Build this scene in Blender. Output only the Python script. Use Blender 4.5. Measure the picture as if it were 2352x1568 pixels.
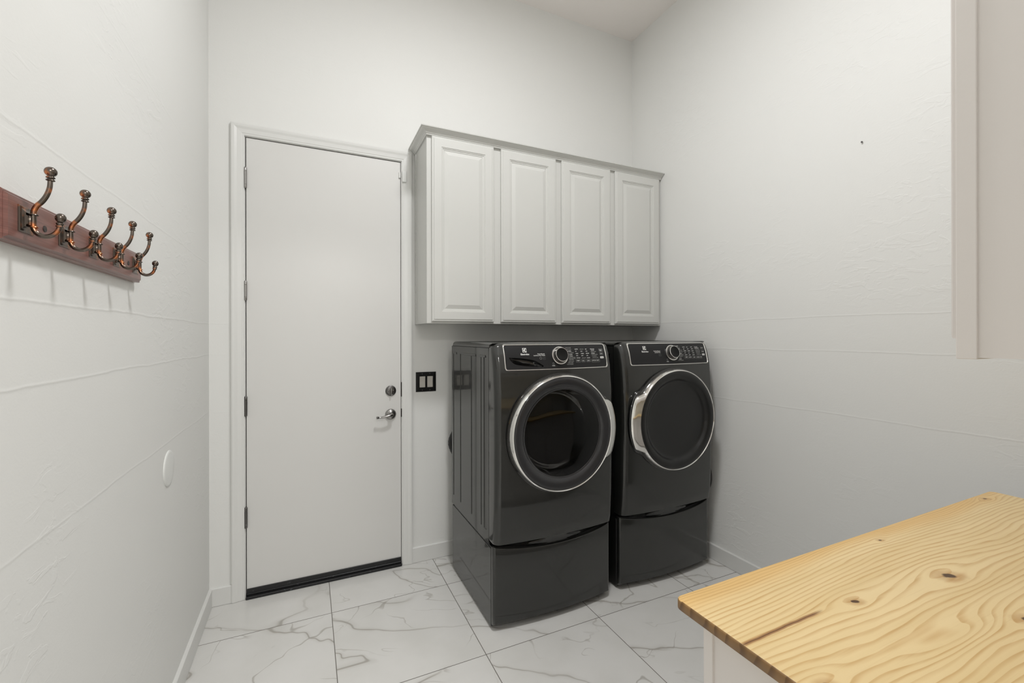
import bpy, bmesh, math, random
from mathutils import Vector, Matrix
from mathutils.geometry import delaunay_2d_cdt
random.seed(7)
for o in list(bpy.data.objects): bpy.data.objects.remove(o)
SC = bpy.context.scene
COL = SC.collection
PI = math.pi

# ------------------------------------------------------------ room numbers (metres)
W = 2.824          # right wall x (left wall x = 0, back wall y = 0)
H = 3.772          # ceiling
YF = -2.80         # inner face of the front wall, where the doorway is
HB = .095          # baseboard height
TS = .6126         # floor tile pitch

# ------------------------------------------------------------ camera
cam = bpy.data.cameras.new('camera')
cam.sensor_width = 36
cam.lens = 1006.558 / 2352 * 36
cam.shift_y = -(784 - 772.534) / 2352
cam.clip_start = .01
cam.clip_end = 60
camo = bpy.data.objects.new('camera', cam)
COL.objects.link(camo)
yaw, roll = .43479, -.001857
F = Vector((math.sin(yaw), math.cos(yaw), 0))
R = Vector((math.cos(yaw), -math.sin(yaw), 0))
U = Vector((0, 0, 1))
R2 = R * math.cos(roll) + U * math.sin(roll)
U2 = -R * math.sin(roll) + U * math.cos(roll)
m = Matrix((R2, U2, -F)).transposed().to_4x4()
m.translation = Vector((.4761, -2.7696, 1.4219))
camo.matrix_world = m
SC.camera = camo

# ------------------------------------------------------------ world, exposure
wd = bpy.data.worlds.new('world')
SC.world = wd
wd.use_nodes = True
wd.node_tree.nodes['Background'].inputs[0].default_value = (.80, .84, .90, 1)
wd.node_tree.nodes['Background'].inputs[1].default_value = .15
vs = SC.view_settings
vs.view_transform = 'Standard'
vs.look = 'None'
vs.gamma = 1
vs.use_curve_mapping = False
vs.exposure = -0.12
CEIL_W = 32        # laundry ceiling lamp, watts
HALL_FILL_W = 58        # unseen fill lamp added in the hall, watts
LX, LY = 1.20, -1.70

# ------------------------------------------------------------ node helpers
class S:
    """socket with arithmetic"""
    def __init__(s, t, v): s.t, s.v = t, v
    def _m(s, op, b=None, c=None):
        n = s.t.nodes.new('ShaderNodeMath'); n.operation = op
        for i, x in enumerate((s, b, c)):
            if x is None: continue
            if isinstance(x, S): s.t.links.new(x.v, n.inputs[i])
            else: n.inputs[i].default_value = x
        return S(s.t, n.outputs[0])
    def __add__(s, b): return s._m('ADD', b)
    def __sub__(s, b): return s._m('SUBTRACT', b)
    def __mul__(s, b): return s._m('MULTIPLY', b)
    def __truediv__(s, b): return s._m('DIVIDE', b)
    def abs(s): return s._m('ABSOLUTE')
    def fract(s): return s._m('FRACT')
    def floor(s): return s._m('FLOOR')
    def exp(s): return s._m('EXPONENT')
    def sqrt(s): return s._m('SQRT')
    def mx(s, b): return s._m('MAXIMUM', b)
    def mn(s, b): return s._m('MINIMUM', b)
    def ss(s, a, b, lo=0.0, hi=1.0):
        n = s.t.nodes.new('ShaderNodeMapRange'); n.interpolation_type = 'SMOOTHSTEP'
        s.t.links.new(s.v, n.inputs[0])
        n.inputs[1].default_value = a; n.inputs[2].default_value = b
        n.inputs[3].default_value = lo; n.inputs[4].default_value = hi
        return S(s.t, n.outputs[0])
def comb(x, y, z=0.0):
    t = x.t; n = t.nodes.new('ShaderNodeCombineXYZ')
    for i, q in enumerate((x, y, z)):
        if isinstance(q, S): t.links.new(q.v, n.inputs[i])
        else: n.inputs[i].default_value = q
    return S(t, n.outputs[0])
def noise(vec, scale, detail=2, rough=.5, dist=0):
    n = vec.t.nodes.new('ShaderNodeTexNoise')
    vec.t.links.new(vec.v, n.inputs['Vector'])
    n.inputs['Scale'].default_value = scale; n.inputs['Detail'].default_value = detail
    n.inputs['Roughness'].default_value = rough; n.inputs['Distortion'].default_value = dist
    return S(vec.t, n.outputs[0])
def mixc(f, a, b):
    t = f.t; n = t.nodes.new('ShaderNodeMix'); n.data_type = 'RGBA'
    t.links.new(f.v, n.inputs[0])
    for i, q in ((6, a), (7, b)):
        if isinstance(q, S): t.links.new(q.v, n.inputs[i])
        else: n.inputs[i].default_value = (*q, 1)
    return S(t, n.outputs[2])
def lin(r, g, b):
    f = lambda c: (c / 255 / 12.92) if c / 255 < .04045 else ((c / 255 + .055) / 1.055) ** 2.4
    return (f(r), f(g), f(b))
def mat(name, col=(.8, .8, .8), rough=.5, metal=0, coat=0, crough=.05, spec=.5, trans=0, ior=1.45):
    M_ = bpy.data.materials.new(name); M_.use_nodes = True
    b = M_.node_tree.nodes['Principled BSDF']
    b.inputs['Base Color'].default_value = (*col, 1)
    b.inputs['Roughness'].default_value = rough
    b.inputs['Metallic'].default_value = metal
    b.inputs['Coat Weight'].default_value = coat
    b.inputs['Coat Roughness'].default_value = crough
    b.inputs['Specular IOR Level'].default_value = spec
    b.inputs['Transmission Weight'].default_value = trans
    b.inputs['IOR'].default_value = ior
    return M_
def pos(M_):
    t = M_.node_tree
    g = t.nodes.new('ShaderNodeNewGeometry'); s = t.nodes.new('ShaderNodeSeparateXYZ')
    t.links.new(g.outputs['Position'], s.inputs[0])
    return S(t, g.outputs['Position']), S(t, s.outputs[0]), S(t, s.outputs[1]), S(t, s.outputs[2])
def bsdf(M_): return M_.node_tree.nodes['Principled BSDF']
def bump(M_, h, strength, dist):
    t = M_.node_tree; n = t.nodes.new('ShaderNodeBump')
    n.inputs['Strength'].default_value = strength; n.inputs['Distance'].default_value = dist
    t.links.new(h.v, n.inputs['Height']); t.links.new(n.outputs[0], bsdf(M_).inputs['Normal'])
def setin(M_, name, s): M_.node_tree.links.new(s.v, bsdf(M_).inputs[name])

# ------------------------------------------------------------ materials
def wall_mat(name, col, seams, tex, rough=.6):
    """painted skim-coated drywall: trowel laps, orange peel and old horizontal seams"""
    M_ = mat(name, col, rough, spec=.35)
    P, x, y, z = pos(M_)
    u = x + y                                         # runs along whichever wall this is
    lap = noise(comb(u * .7, z * 1.6, u * .2), 16, 3, .55, .9)
    lap = lap.ss(.52, .60)
    patch = noise(comb(u, z, 0.3), 1.7, 2).ss(.45, .65)
    fine = noise(P, 150, 2)
    h = lap * patch * .9 * tex + fine * .22
    wob = (noise(comb(u, z * 0.0, 1.0), 2.2, 4, .6) - .5) * .03
    for zz, k in seams:
        d = z - zz + wob
        h = h + (d * d * -90000.0).exp() * .55 * k + d.ss(-.005, .003) * .30 * k
    bump(M_, h, .55, .0016)
    return M_
M = {}
WALLC = lin(231, 231, 228)
M['wall_left'] = wall_mat('wall_left', WALLC, [(1.492, 1), (1.331, 1), (1.03, .8), (1.806, .6), (2.26, .4)], .45, .55)
M['wall_back'] = wall_mat('wall_back', WALLC, [(1.495, .5), (1.33, .3), (1.024, .3)], .2, .6)
M['wall_right'] = wall_mat('wall_right', WALLC, [(1.518, 1), (1.345, 1), (1.036, .9)], .55, .52)
M['wall'] = wall_mat('wall', WALLC, [], .4)
M['ceiling'] = mat('ceiling', lin(246, 241, 237), .9)
P, x, y, z = pos(M['ceiling']); bump(M['ceiling'], noise(P, 60, 3), .3, .002)
M['trim'] = mat('trim', lin(224, 224, 221), .33)
P, x, y, z = pos(M['trim']); bump(M['trim'], noise(comb(x * 4, y * 4, z), 40, 2), .08, .001)
M['door'] = mat('door', lin(220, 219, 216), .32, spec=.5)
P, x, y, z = pos(M['door']); bump(M['door'], noise(comb(x * 30, y * 3, z * .9), 9, 4, .6), .10, .0008)
M['cab'] = mat('cab', lin(209, 209, 205), .36)
P, x, y, z = pos(M['cab']); bump(M['cab'], noise(comb(x * 8, y * 8, z), 30, 2), .05, .0006)
M['cab2'] = mat('cab2', lin(230, 224, 219), .42)
P, x, y, z = pos(M['cab2']); bump(M['cab2'], noise(P, 220, 2), .10, .0006)
M['disc'] = mat('disc', lin(228, 229, 226), .3)

def tile_mat():
    M_ = mat('marble_tile', (.6, .6, .6), .16, spec=.5)
    P, x, y, z = pos(M_)
    tx = (x - .5823) / TS; ty = (y + .3293) / TS
    ix, iy = tx.floor(), ty.floor()
    fx, fy = tx - ix, ty - iy
    ex = fx.mn(fx * -1 + 1.0); ey = fy.mn(fy * -1 + 1.0)
    edge = ex.mn(ey)
    grout = edge.ss(.0022, .0034, 1, 0)
    hx = (ix * 12.9898 + iy * 78.233)
    ox = (hx._m('SINE') * 43758.5).fract() * 9.0
    oy = (hx._m('COSINE') * 24634.6).fract() * 9.0
    px = x + ox; py = y + oy
    a = px * .86 - py * .50; b = px * .50 + py * .86
    wx = noise(comb(px, py), 2.4, 3, .5) - .5
    # main diagonal veins
    n1 = noise(comb(a * .45 + wx * .22, b * 1.5 + wx * .40), 1.7, 2, .35)
    m1 = noise(comb(px, py, 4.0), 1.6, 2).ss(.36, .56)
    v1 = (n1 - .5).abs().ss(.0, .0065, 1, 0) * m1 * .9
    v1b = (n1 - .5).abs().ss(.0, .024, 1, 0) * m1 * .26
    n2 = noise(comb(a * 1.2 + wx * .5, b * .5 - wx * .4, 7.0), 2.2, 3, .45)
    m2 = noise(comb(px, py, 9.0), 2.4, 1).ss(.44, .56)
    v2 = (n2 - .5).abs().ss(.0, .006, 1, 0) * m2 * .8
    n3 = noise(comb(a * .6 + wx * .5, b * 1.6, 2.0), 3.0, 3, .5)
    m3 = noise(comb(px, py, 15.0), 3.0, 1).ss(.50, .60)
    v3 = (n3 - .52).abs().ss(.0, .009, 1, 0) * m3 * .6
    v = (v1 + v1b + v2 + v3).mn(1.0)
    cloud = noise(comb(px, py, 3.0), 3.0, 4)
    base = mixc(cloud.ss(.3, .7), lin(221, 220, 217), lin(213, 212, 208))
    c = mixc(v * .72, base, lin(152, 146, 137))
    c = mixc(grout, c, lin(118, 114, 108))
    setin(M_, 'Base Color', c)
    setin(M_, 'Roughness', grout * .6 + .15)
    bump(M_, grout * -1 + noise(P, 5, 1) * .15, .5, .0012)
    return M_
M['tile'] = tile_mat()

KNOTS = [(1.738, -2.305, .021), (1.450, -2.272, .012), (1.675, -2.437, .015), (1.177, -2.372, .012), (2.439, -2.135, .010), (1.800, -2.150, .007)]
def pine_mat():
    M_ = mat('pine_board', (.6, .4, .2), .45, spec=.35, coat=.1, crough=.35)
    P, x, y, z = pos(M_)
    n1 = noise(comb(x * .9, y * 3.0, 1.0), 1.7, 1) - .5
    n2 = noise(comb(x * 1.5, y * 8.0, 5.0), 3.0, 2) - .5
    yy = y + n1 * .085 + n2 * .012
    near = None
    dark = None
    for (kx, ky, kr) in KNOTS:
        dx = (x - kx) / 2.6; dy = y - ky
        r2 = dx * dx + dy * dy
        yy = yy - dy * (kr * kr * 3.0) / (r2 + kr * kr * 1.3)
        q = noise(comb(x, y, kx), 60, 2) - .5
        dx1 = (x - kx) * .62; dy1 = dy + dx1 * .25
        d = (dx1 * dx1 + dy1 * dy1).sqrt() / kr + q * .5
        k = d.ss(.26, .48, 1, 0)
        ring = d.ss(.5, 1.5, 1, 0)
        dark = k if dark is None else dark.mx(k)
        near = ring if near is None else near.mx(ring)
    # broad cathedral figure near the front edge
    cx = (x - 1.50) / .16; cy = (y + 2.405 + (x - 1.5) * .06) / .026
    cath = (cx * cx + cy * cy) * -1
    cath = cath.exp()
    edge = (yy + 2.19).mx(0.0)
    ph = yy * 80.0 + edge * edge * 620.0 + cath * 2.6 + n2 * .5
    t = ph.fract()
    line = t.ss(.42, .93) * t.ss(.93, 1.0, 1, 0)
    amp = noise(comb(x * 1.2, y * 30.0, 8.0), 3, 2).ss(.25, .75, .35, 1.0)
    fib = noise(comb(x * 6, y * 260.0, 2.0), 1.0, 2)
    tone = noise(comb(x * .8, y * 9.0, 3.0), 2.0, 2).ss(.3, .7)
    base = mixc(tone, lin(238, 213, 162), lin(229, 202, 148))
    oran = (yy + 2.175).ss(0.0, .05)
    base = mixc(oran * .55, base, lin(222, 172, 92))
    c = mixc(line * amp * .72, base, lin(197, 150, 84))
    c = mixc(fib.ss(.55, .8) * .10, c, lin(180, 140, 90))
    c = mixc(near * .45, c, lin(178, 128, 70))
    c = mixc(dark * .95, c, lin(74, 46, 22))
    # resin streak that splits the near end
    sx = x.ss(1.13, 1.15) * x.ss(1.33, 1.37, 1, 0)
    wv = noise(comb(x, 0.0 * 1 if False else y * 0.0, 2.0), 25, 2) - .5
    sd = ((y + 2.2615) + wv * .004).abs()
    st = sd.ss(.0022, .0050, 1, 0) * sx
    c = mixc(st * .85, c, lin(150, 100, 55))
    c = mixc(sd.ss(.0004, .0012, 1, 0) * sx * .8, c, lin(80, 48, 24))
    setin(M_, 'Base Color', c)
    bump(M_, line * .3 - dark - st * .8, .25, .001)
    return M_
M['pine'] = pine_mat()
def endgrain():
    M_ = mat('pine_end_grain', (.3, .2, .1), .5, coat=.15, crough=.3)
    P, x, y, z = pos(M_)
    t = (y * 38.0 + (z - .9) * 14.0 + noise(comb(y, z), 14, 2) * 1.6).fract()
    line = t.ss(.4, .9) * t.ss(.9, 1.0, 1, 0)
    c = mixc(line * .7, mixc(noise(comb(y, z), 9, 2).ss(.35, .65), lin(158, 120, 72), lin(128, 98, 62)), lin(92, 62, 32))
    setin(M_, 'Base Color', c)
    return M_
M['pine_end'] = endgrain()

def mahog():
    M_ = mat('mahogany', (.2, .06, .04), .4, coat=.6, crough=.3)
    P, x, y, z = pos(M_)
    n = noise(comb(x * 3, y * 2.2, z * 60), 6, 3)
    c = mixc(n.ss(.3, .7), lin(126, 82, 73), lin(103, 62, 54))
    setin(M_, 'Base Color', c)
    return M_
M['mahog'] = mahog()
def bronze():
    M_ = mat('antique_copper', (.3, .2, .15), .24, 1.0)
    g = M_.node_tree.nodes.new('ShaderNodeTexCoord')
    v = S(M_.node_tree, g.outputs['Object'])
    n = noise(v, 45, 2)
    c = mixc(n.ss(.54, .72), lin(104, 95, 88), lin(204, 128, 84))
    setin(M_, 'Base Color', c)
    return M_
M['bronze'] = bronze()
M['plug'] = mat('plug', lin(46, 40, 38), .4)
M['steel_grey'] = mat('steel_grey', (.019, .0195, .0178), .34, .15, spec=.3, coat=1, crough=.025)
M['side_grey'] = mat('side_grey', (.020, .0205, .0188), .34, .15, spec=.3, coat=.62, crough=.02)
M['black'] = mat('black', (.006, .006, .006), .35)
M['black_gloss'] = mat('black_gloss', (.008, .008, .008), .12, coat=1, crough=.03)
M['panel'] = mat('panel', (.014, .014, .015), .38, spec=.3, coat=.08, crough=.2)
M['chrome'] = mat('chrome', (.80, .79, .77), .09, 1)
M['door_glass'] = mat('door_glass', (.024, .024, .026), .25, spec=.3, coat=.6, crough=.06)
M['dish'] = mat('dish', (.011, .011, .011), .30, spec=.3, coat=.35, crough=.08)
M['white'] = mat('white', (.80, .80, .78), .5)
M['grey_mark'] = mat('grey_mark', (.32, .32, .31), .5)
M['dim_mark'] = mat('dim_mark', (.14, .14, .14), .5)
M['rubber'] = mat('rubber', (.03, .03, .03), .6)
M['drum'] = mat('drum', (.20, .20, .20), .35, 1)
M['nickel'] = mat('nickel', (.36, .35, .34), .26, 1)
M['nickel_dark'] = mat('nickel_dark', (.16, .155, .15), .32, 1)
M['bronze_dark'] = mat('bronze_dark', (.05, .045, .04), .4, .8)
M['sweep'] = mat('sweep', (.012, .012, .013), .38)
P, x, y, z = pos(M['sweep']); setin(M['sweep'], 'Base Color', mixc(noise(P, 70, 3).ss(.66, .72), (.010, .010, .011), (.09, .09, .10)))
M['plate_black'] = mat('plate_black', (.006, .006, .006), .4, spec=.25)
M['rocker'] = mat('rocker', lin(196, 192, 184), .35)
def smoke():
    M_ = bpy.data.materials.new('smoked_glass'); M_.use_nodes = True
    t = M_.node_tree; t.nodes.remove(t.nodes['Principled BSDF'])
    tr = t.nodes.new('ShaderNodeBsdfTransparent'); tr.inputs[0].default_value = (.30, .30, .30, 1)
    gl = t.nodes.new('ShaderNodeBsdfGlossy'); gl.inputs['Roughness'].default_value = .03
    fr = t.nodes.new('ShaderNodeFresnel'); fr.inputs[0].default_value = 1.45
    mx = t.nodes.new('ShaderNodeMixShader')
    t.links.new(fr.outputs[0], mx.inputs[0]); t.links.new(tr.outputs[0], mx.inputs[1]); t.links.new(gl.outputs[0], mx.inputs[2])
    t.links.new(mx.outputs[0], t.nodes['Material Output'].inputs[0])
    return M_
M['smoke'] = smoke()
def emit(name, col, s):
    M_ = bpy.data.materials.new(name); M_.use_nodes = True
    b = bsdf(M_); b.inputs['Base Color'].default_value = (*col, 1)
    b.inputs['Emission Color'].default_value = (*col, 1); b.inputs['Emission Strength'].default_value = s
    return M_
M['lamp_glass'] = emit('lamp_glass', (1, .98, .95), 30.0)

# ------------------------------------------------------------ object helpers
def tag(o, label=None, cat=None, group=None, kind=None):
    if label: o['label'] = label
    if cat: o['category'] = cat
    if group: o['group'] = group
    if kind: o['kind'] = kind
    return o
def empty(name, loc, label=None, cat=None, group=None, kind=None):
    o = bpy.data.objects.new(name, None); COL.objects.link(o); o.location = loc
    o.empty_display_size = .05
    return tag(o, label, cat, group, kind)
def obj(name, bm, material, parent=None, smooth=None, kind=None):
    """one mesh object; bm is in world coordinates, its origin is set to parent's place or the mesh base"""
    bmesh.ops.recalc_face_normals(bm, faces=bm.faces)
    me = bpy.data.meshes.new(name)
    vs_ = [v.co for v in bm.verts]
    if parent is not None:
        org = parent.matrix_basis.translation.copy() if parent.parent is None else WORLD[parent.name]
    else:
        org = Vector(((min(v.x for v in vs_) + max(v.x for v in vs_)) / 2, (min(v.y for v in vs_) + max(v.y for v in vs_)) / 2, min(v.z for v in vs_))) if kind is None else Vector((0, 0, 0))
    bmesh.ops.translate(bm, verts=bm.verts, vec=-org)
    if smooth is not None:
        for f in bm.faces: f.smooth = True
    bm.to_mesh(me); bm.free()
    if smooth is not None: me.set_sharp_from_angle(angle=math.radians(smooth))
    for q in (material if isinstance(material, (list, tuple)) else [material]): me.materials.append(q)
    o = bpy.data.objects.new(name, me); COL.objects.link(o)
    if parent is not None: o.parent = parent
    else: o.location = org
    WORLD[o.name] = org
    if kind: o['kind'] = kind
    return o
WORLD = {}
def B(): return bmesh.new()
def box(bm, x0, x1, y0, y1, z0, z1, bev=0, seg=2):
    r = bmesh.ops.create_cube(bm, size=1)
    vv = r['verts']
    for v in vv:
        v.co = Vector((x0 + (v.co.x + .5) * (x1 - x0), y0 + (v.co.y + .5) * (y1 - y0), z0 + (v.co.z + .5) * (z1 - z0)))
    if bev:
        es = list({e for v in vv for e in v.link_edges})
        bmesh.ops.bevel(bm, geom=es, offset=bev, segments=seg, affect='EDGES', profile=.5)
    return bm
def lathe(bm, prof, mat4, n=64, a0=0, a1=2 * PI, close=True):
    """prof = [(r, d)], axis = local +Z"""
    rings = []
    full = abs(a1 - a0 - 2 * PI) < 1e-6
    cnt = n if full else n + 1
    for r, d in prof:
        ring = []
        if r < 1e-6:
            ring = [bm.verts.new(mat4 @ Vector((0, 0, d)))]
        else:
            for i in range(cnt):
                a = a0 + (a1 - a0) * i / n
                ring.append(bm.verts.new(mat4 @ Vector((r * math.cos(a), r * math.sin(a), d))))
        rings.append(ring)
    for A, Bq in zip(rings, rings[1:]):
        k = n if full else n
        for i in range(k):
            j = (i + 1) % cnt
            if len(A) == 1 and len(Bq) == 1: continue
            if len(A) == 1: bm.faces.new((A[0], Bq[i], Bq[j]))
            elif len(Bq) == 1: bm.faces.new((A[i], A[j], Bq[0]))
            else: bm.faces.new((A[i], A[j], Bq[j], Bq[i]))
    return bm
def facing_front(x, y, z):
    """matrix whose local +Z points to world -Y (out of a back-wall thing) with local X = world X"""
    return Matrix.Translation((x, y, z)) @ Matrix(((1, 0, 0), (0, 0, -1), (0, 1, 0))).to_4x4()
def facing_px(x, y, z):
    """local +Z points to world +X (out of the left wall)"""
    return Matrix.Translation((x, y, z)) @ Matrix(((0, 0, 1), (1, 0, 0), (0, 1, 0))).to_4x4()
def tube(bm, pts, rad, n=12, cap=True):
    pts = [Vector(p) for p in pts]
    rings = []
    t0 = (pts[1] - pts[0]).normalized()
    up = Vector((0, 0, 1)) if abs(t0.z) < .9 else Vector((0, 1, 0))
    nn = t0.cross(up).normalized()
    for i, p in enumerate(pts):
        t = (pts[min(i + 1, len(pts) - 1)] - pts[max(i - 1, 0)]).normalized()
        nn = (nn - t * nn.dot(t)).normalized()
        b = t.cross(nn)
        r = rad[i] if isinstance(rad, (list, tuple)) else rad
        rings.append([bm.verts.new(p + (nn * math.cos(2 * PI * k / n) + b * math.sin(2 * PI * k / n)) * r) for k in range(n)])
    for A, Bq in zip(rings, rings[1:]):
        for i in range(n):
            j = (i + 1) % n
            bm.faces.new((A[i], A[j], Bq[j], Bq[i]))
    if cap:
        bm.faces.new(rings[0][::-1]); bm.faces.new(rings[-1])
    return bm
def smooth_path(pts, k=6):
    pts = [Vector(p) for p in pts]; out = []
    for i in range(len(pts) - 1):
        p0 = pts[max(i - 1, 0)]; p1 = pts[i]; p2 = pts[i + 1]; p3 = pts[min(i + 2, len(pts) - 1)]
        for j in range(k):
            t = j / k
            out.append(.5 * ((2 * p1) + (-p0 + p2) * t + (2 * p0 - 5 * p1 + 4 * p2 - p3) * t * t + (-p0 + 3 * p1 - 3 * p2 + p3) * t ** 3))
    out.append(pts[-1])
    return out
def mitre(bm, path, N, prof, side=1):
    """sweep prof [(a, b)] along a polyline; a goes sideways in the plane (mitred), b goes along N; ends capped"""
    path = [Vector(p) for p in path]; N = Vector(N)
    rings = []
    for i, p in enumerate(path):
        ds = []
        if i > 0: ds.append((p - path[i - 1]).normalized())
        if i < len(path) - 1: ds.append((path[i + 1] - p).normalized())
        ns = [d.cross(N) * side for d in ds]
        mm = sum(ns, Vector()).normalized()
        mm = mm / mm.dot(ns[0])
        rings.append([bm.verts.new(p + mm * a + N * b) for a, b in prof])
    n = len(prof)
    for A, Bq in zip(rings, rings[1:]):
        for i in range(n):
            j = (i + 1) % n
            bm.faces.new((A[i], A[j], Bq[j], Bq[i]))
    bm.faces.new(rings[0][::-1]); bm.faces.new(rings[-1])
    return bm
def panel_door(bm, T, w, h, steps, th):
    """nested rectangular loops: steps = [(inset, height out)], local x/y plane, out = +z, back at 0"""
    loops = []
    def loop(i, z): return [bm.verts.new(T @ Vector(q)) for q in ((i, i, z), (w - i, i, z), (w - i, h - i, z), (i, h - i, z))]
    loops.append(loop(0, 0))
    for i, z in steps: loops.append(loop(i, th + z))
    bm.faces.new(loops[0][::-1])
    for A, Bq in zip(loops, loops[1:]):
        for i in range(4):
            j = (i + 1) % 4
            bm.faces.new((A[i], A[j], Bq[j], Bq[i]))
    bm.faces.new(loops[-1])
    return bm
DOOR_STEPS = [(0, -.006), (.003, -.0035), (.010, -.0035), (.013, 0), (.056, 0), (.058, -.003), (.062, -.003), (.064, -.006), (.071, -.007), (.073, -.009), (.096, -.002), (.098, -.002)]

# ------------------------------------------------------------ room shell
def quad(name, pts, material, kind='structure'):
    bm = B(); bm.faces.new([bm.verts.new(p) for p in pts])
    me = bpy.data.meshes.new(name); bm.to_mesh(me); bm.free(); me.materials.append(material)
    o = bpy.data.objects.new(name, me); COL.objects.link(o); o['kind'] = kind
    return o
def slab(name, a, material):
    bm = B(); box(bm, *a); return obj(name, bm, material, kind='structure')
HY = -5.4
slab('floor', (-1.6, W + .8, HY, .1, -.05, 0), M['tile'])
slab('ceiling', (-.1, W + .1, YF - .12, .1, H, H + .05), M['ceiling'])
slab('wall_left', (-.1, 0, YF - .12, 0, 0, H), M['wall_left'])
slab('wall_right', (W, W + .1, YF - .12, 0, 0, H), M['wall_right'])
# back wall with the opening the door hangs in
bm = B()
box(bm, -.1, .150, 0, .10, 0, H); box(bm, 1.014, W + .1, 0, .10, 0, H); box(bm, .150, 1.014, 0, .10, 2.522, H)
obj('wall_back', bm, M['wall_back'], kind='structure')
# front wall with the doorway the picture is taken from
bm = B()
box(bm, -.1, .06, YF - .12, YF, 0, H); box(bm, .98, W + .1, YF - .12, YF, 0, H); box(bm, .06, .98, YF - .12, YF, 2.5, H)
obj('wall_front', bm, M['wall'], kind='structure')
# hall behind the doorway
slab('wall_hall_left', (-1.6, -1.5, HY, YF - .12, 0, 2.8), M['wall'])
slab('wall_hall_right', (W + .7, W + .8, HY, YF - .12, 0, 2.8), M['wall'])
slab('wall_hall_back', (-1.6, W + .8, HY - .1, HY, 0, 2.8), M['wall'])
slab('wall_hall_near', (-1.6, -.1, YF - .12, YF - .02, 0, 2.8), M['wall'])
slab('wall_hall_near', (W + .1, W + .8, YF - .12, YF - .02, 0, 2.8), M['wall'])
slab('ceiling_hall', (-1.6, W + .8, HY, YF - .12, 2.8, 2.85), M['ceiling'])

BBP = [(0, .0016), (.014, .0016), (.014, HB - .003), (.011, HB), (0, HB)]
def base(name, pts, side):
    bm = B(); mitre(bm, pts, (0, 0, 1), BBP, side); return obj(name, bm, M['trim'], kind='structure')
base('baseboard_left', [(0, YF, 0), (0, 0, 0), (.101, 0, 0)], 1)
base('baseboard_back', [(1.064, 0, 0), (W, 0, 0), (W, -2.16, 0)], 1)

# door casing: profile across the casing width, thin inner bead, cove, thick outer edge
CP = [(0, 0), (.0, .008), (.004, .011), (.010, .011), (.014, .013), (.034, .015), (.046, .019), (.056, .020), (.062, .018), (.063, .0)]
def casing(name, x0, x1, z, y, ny):
    t = B()
    if ny < 0: mitre(t, [(x0, y, .0016), (x0, y, z), (x1, y, z), (x1, y, .0016)], (0, -1, 0), CP, -1)
    else: mitre(t, [(x0, y, 0), (x0, y, z), (x1, y, z), (x1, y, 0)], (0, 1, 0), CP, 1)
    return obj(name, t, M['trim'], kind='structure')
casing('trim_1', .163, 1.003, 2.512, 0, -1)
casing('trim_2', .06, .98, 2.5, YF - .12, -1)
# door frame (jambs and head) with stop and metal strike plates
fr = tag(empty('door_frame', (.583, .05, 0)), kind='structure')
fr.name = 'trim_3'
bm = B()
box(bm, .150, .1655, -.0005, .10, 0, 2.520); box(bm, 1.0005, 1.014, -.0005, .10, 0, 2.520); box(bm, .1655, 1.0005, -.0005, .10, 2.5105, 2.522)
obj('jamb', bm, M['trim'], fr)
bm = B()
box(bm, .1655, .180, .048, .085, 0, 2.5105); box(bm, .988, 1.0005, .048, .085, 0, 2.5105); box(bm, .18, .988, .048, .085, 2.498, 2.5105)
obj('stop', bm, M['black'], fr)
bm = B(); box(bm, .9990, 1.0075, -.0035, .020, 1.049, 1.139, .001, 1)
o = obj('strike_plate', bm, M['bronze_dark'], fr); o['label'] = 'dark bronze strike plate'
bm = B()
vs0 = [(1.0, .975), (1.004, .972), (1.0085, .954), (1.0085, .945), (1.004, .926), (1.0, .922)]
f0 = [bm.verts.new((a, -.0035, b)) for a, b in vs0]; f1 = [bm.verts.new((a - .001, .020, b)) for a, b in vs0]
bm.faces.new(f0); bm.faces.new(f1[::-1])
for i in range(6): bm.faces.new((f0[i], f0[(i + 1) % 6], f1[(i + 1) % 6], f1[i]))
o = obj('strike_plate', bm, M['bronze_dark'], fr); o['label'] = 'dark bronze latch strike with a pointed lip'
bm = B(); box(bm, .166, 1.0, -.020, .10, 0, .016, .004, 2); box(bm, .166, 1.0, -.004, .05, .016, .020)
obj('threshold', bm, M['sweep'], fr)

# ------------------------------------------------------------ door_1
dr = tag(empty('door_1', (.583, .02, .02)), kind='structure')
bm = B(); box(bm, .1695, .9975, .001, .045, .0225, 2.5065, .0015, 1)
obj('door_slab', bm, M['door'], dr)
bm = B(); box(bm, .1705, .9965, -.0045, .001, .022, .0525, .001, 1); box(bm, .1705, .9965, -.008, -.0045, .022, .0275, .0015, 1)
o = obj('door_sweep', bm, M['sweep'], dr); o['label'] = 'black scuffed door sweep'
for i, (z0, z1) in enumerate(((2.228, 2.343), (1.620, 1.727), (.992, 1.101), (.385, .500))):
    bm = B()
    Tm = Matrix.Translation((.1672, -.0075, z0))
    hh = z1 - z0
    lathe(bm, [(0, 0), (.005, .0), (.0075, .003), (.0075, hh * .18), (.0066, hh * .18 + .001), (.0075, hh * .18 + .002), (.0078, hh * .8), (.0066, hh * .8 + .001), (.0075, hh * .8 + .002), (.0075, hh - .004), (.005, hh), (0, hh)], Tm, 16)
    h_ = obj('hinge', bm, M['nickel'] if i < 2 else M['nickel_dark'], dr, smooth=40)
    bm = B(); box(bm, .150, .1672, -.0008, .0008, z0 + .002, z1 - .002, 0)
    obj('hinge_leaf', bm, M['trim'], h_)
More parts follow.
